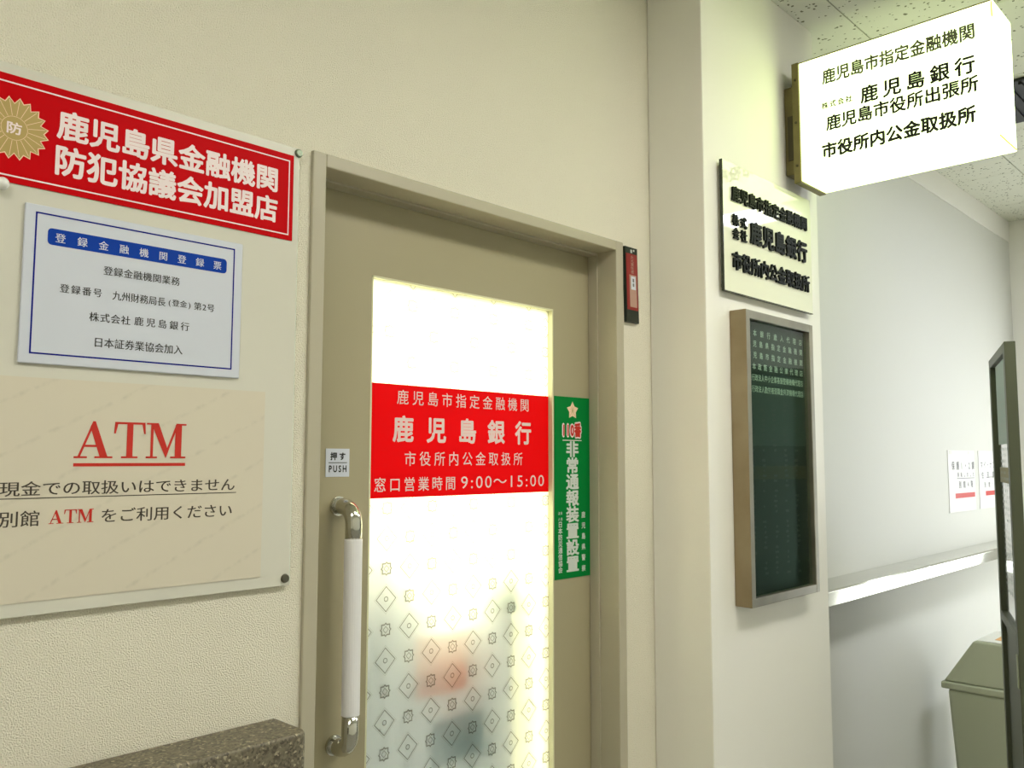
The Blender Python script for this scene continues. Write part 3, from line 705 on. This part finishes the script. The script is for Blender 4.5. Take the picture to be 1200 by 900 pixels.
MB().box(2.470, 2.4745, PY - .030, PY - .012, 2.42, 2.56).build('mount_slot', M['brown_dark'], t)
for k in range(3):
    x = 2.50 + .012 * k
    MB().tube([(x, PY - .012, 2.652), (x, PY - .020, 2.672), (x, PY - .030, 2.700 - .004 * k), (x - .003, PY - .040, 2.703 - .005 * k), (x - .003, PY - .045, 2.690), (x, PY - .042, 2.672), (x, PY - .033, 2.655)], .0042, 8).build('cable', M['cable'], t, smooth=True)
# corner joints of the acrylic box
MB().cyl((SX0 + .004, SY0 - .0008, SZ0 + .002), (SX1 - .01, SY0 - .0008, SZ0 + .004), .0022, 8).build('corner_joint', M['crease'], t)
MB().cyl((SX0 - .0008, SY0 + .004, SZ1 - .004), (SX0 - .0008, SY0 + .004, SZ1 - .045), .0018, 8).build('corner_joint', M['crease'], t)
pl = ((SX0 - .0008, 0, 0), (0, -1, 0), (0, 0, 1))
row('lettering', '鹿児島市指定金融機関', *pl, .313, .733, 2.618, 2.665, M['sign_faded'], t, bold=.029)
row('faded_lettering', '株式会社', *pl, .309, .402, 2.543, 2.564, M['sign_faded'], t, bold=.035)
row('lettering', '鹿児島銀行', *pl, .425, .731, 2.526, 2.578, M['sign_black'], t, bold=.03)
row('lettering', '鹿児島市役所出張所', *pl, .321, .737, 2.473, 2.520, M['sign_black'], t, bold=.03)
row('lettering', '市役所内公金取扱所', *pl, .306, .728, 2.391, 2.440, M['sign_black'], t, bold=.040)

# ------------------------------------------------------------------ handrail on the far wall
t = thing('handrail', (4.2, 0, 1.015), 'boxy stainless handrail along the far corridor wall', 'handrail')
segs = (2.694, 3.75, 4.95, 5.70)
for a, b in zip(segs[:-1], segs[1:]):
    p = [(0, 1.070), (-.128, 1.070), (-.134, 1.064), (-.128, 1.017), (-.118, 1.014), (0, 1.014)]
    MB().prism([(q[0], q[1]) for q in p], (a + .001, -.0008, 0), (0, 1, 0), (0, 0, 1), (1, 0, 0), b - a - .002).build('rail_section', M['steel'], t, bevel=.001)
# ------------------------------------------------------------------ paper notes on the far wall
def note(x0, x1, z0, z1, lines, label, bar):
    t = thing('paper_note', ((x0 + x1) / 2, 0, z0), label, 'note', 'notes taped to the far wall')
    MB().box(x0, x1, -.0028, -.0006, z0, z1).build('sheet', M['note'], t)
    w_ = x1 - x0; h_ = z1 - z0
    for s, a, b, c, d in lines: row('lettering', s, *plane(-.0032), x0 + a * w_, x0 + b * w_, z0 + c * h_, z0 + d * h_, M['note_ink'], t, bold=.02)
    quad('red_bar', *plane(-.0032), x0 + bar[0] * w_, x0 + bar[1] * w_, z0 + .22 * h_, z0 + .30 * h_, M['note_red'], t)
    quad('rule', *plane(-.0032), x0 + .3 * w_, x0 + .97 * w_, z0 + .535 * h_, z0 + .545 * h_, M['note_ink'], t)
    for q in (.1, .8): MB().box(x0 + q * w_ - .02, x0 + q * w_ + .02, -.0036, -.0029, z1 - .02, z1 - .003).build('tape', M['bin_sticker'], t)
note(4.45, 4.86, 1.245, 1.545, [('保護1・2課', .12, .98, .68, .82), ('移転しました', .32, .96, .56, .64), ('別館4階', .36, .9, .38, .50)], 'white paper note with red bar on the far wall, fully visible', (.22, .97))
note(4.93, 5.33, 1.245, 1.545, [('マイ・ナンバー', .08, .96, .70, .82), ('住民票係', .10, .9, .52, .64), ('別館1階', .2, .8, .36, .46)], 'white paper note partly hidden behind the directory stand', (.25, .97))

# ------------------------------------------------------------------ swing-top bin
t = thing('waste_bin', (4.15, -.28, 0), 'grey-green plastic waste bin with hooded lid under the far handrail', 'bin')
bx0, bx1, by0, by1 = 3.97, 4.33, -.50, -.085
MB().hexa([(bx0 + .05, by0 + .05, 0), (bx1 - .05, by0 + .05, 0), (bx1 - .05, by1 - .045, 0), (bx0 + .05, by1 - .045, 0),
           (bx0 + .012, by0 + .012, .535), (bx1 - .012, by0 + .012, .535), (bx1 - .012, by1 - .022, .535), (bx0 + .012, by1 - .022, .535)]).build('body', M['bin'], t, bevel=.015, seg=3)
MB().box(bx0, bx1, by0, by1, .535, .565).build('rim', M['bin'], t, bevel=.008, seg=3)
MB().hexa([(bx0 + .008, by0 + .008, .566), (bx1 - .008, by0 + .008, .566), (bx1 - .008, by1 - .010, .566), (bx0 + .008, by1 - .010, .566),
           (bx0 + .035, by0 + .10, .742), (bx1 - .035, by0 + .10, .742), (bx1 - .035, by1 - .125, .742), (bx0 + .035, by1 - .125, .742)]).build('hood', M['bin'], t, bevel=.008, seg=3)
MB().box(bx0 + .045, bx1 - .045, by0 + .11, by1 - .135, .7425, .746).build('lid_sticker', M['bin_sticker'], t)
MB().box(bx0 + .10, bx1 - .12, by0 + .13, by1 - .19, .7462, .7475).build('orange_mark', M['orange'], t)

# ------------------------------------------------------------------ directory stand
N = Vector((2.849, -.667, 0)); F_ = Vector((3.383, -.482, 0)); du = (F_ - N).normalized(); wd_ = (F_ - N).length; nn = Vector((du.y, -du.x, 0))
t = thing('directory_stand', tuple((N + F_) / 2), 'dark olive metal directory stand with glazed panel near the far wall', 'stand')
TK = .030
def sbox(name, a, b, z0, z1, d0, d1, m_, bev=.002):
    pts = [N + du * a + nn * d0, N + du * b + nn * d0, N + du * b + nn * d1, N + du * a + nn * d1]
    MB().hexa([tuple(p + Vector((0, 0, z))) for z in (z0, z1) for p in pts]).build(name, m_, t, bevel=bev)
sbox('leg', 0, .045, 0, 1.85, 0, TK, M['stand']); sbox('leg', wd_ - .045, wd_, 0, 1.85, 0, TK, M['stand'])
sbox('top_rail', .045, wd_ - .045, 1.82, 1.85, 0, TK, M['stand']); sbox('bottom_rail', .045, wd_ - .045, .955, .985, 0, TK, M['stand'])
sbox('panel', .045, wd_ - .045, .985, 1.82, .012, .020, M['stand_glass'], 0)
sbox('teal_sheet', .06, wd_ - .12, 1.55, 1.815, .0105, .0118, M['teal'], 0)
sbox('yellow_band', .06, wd_ - .12, 1.425, 1.475, .0105, .0118, M['yellow'], 0)
sbox('lower_panel', .045, wd_ - .045, .18, .955, .013, .019, M['stand'], 0)
sbox('bracket', .010, .034, .84, .935, -.004, -.0005, M['stand_light'], .001)
sbox('foot', -.03, .08, 0, .03, -.16, .19, M['stand']); sbox('foot', wd_ - .08, wd_ + .03, 0, .03, -.16, .19, M['stand'])
mk = MB()
for c in range(6):
    for k in range(34):
        if random.random() < .25: continue
        a = .10 + c * .055 + random.uniform(-.003, .003); z = 1.70 - k * .019
        w2 = random.uniform(.004, .010)
        o_ = N + nn * .0098
        mk.add([tuple(o_ + du * (a - w2) + Vector((0, 0, z))), tuple(o_ + du * (a + w2) + Vector((0, 0, z))), tuple(o_ + du * (a + w2) + Vector((0, 0, z + .009))), tuple(o_ + du * (a - w2) + Vector((0, 0, z + .009)))], [(0, 1, 2, 3)])
o = mk.build('faint_print', M['faint'], t, fixn=False); o['kind'] = 'stuff'
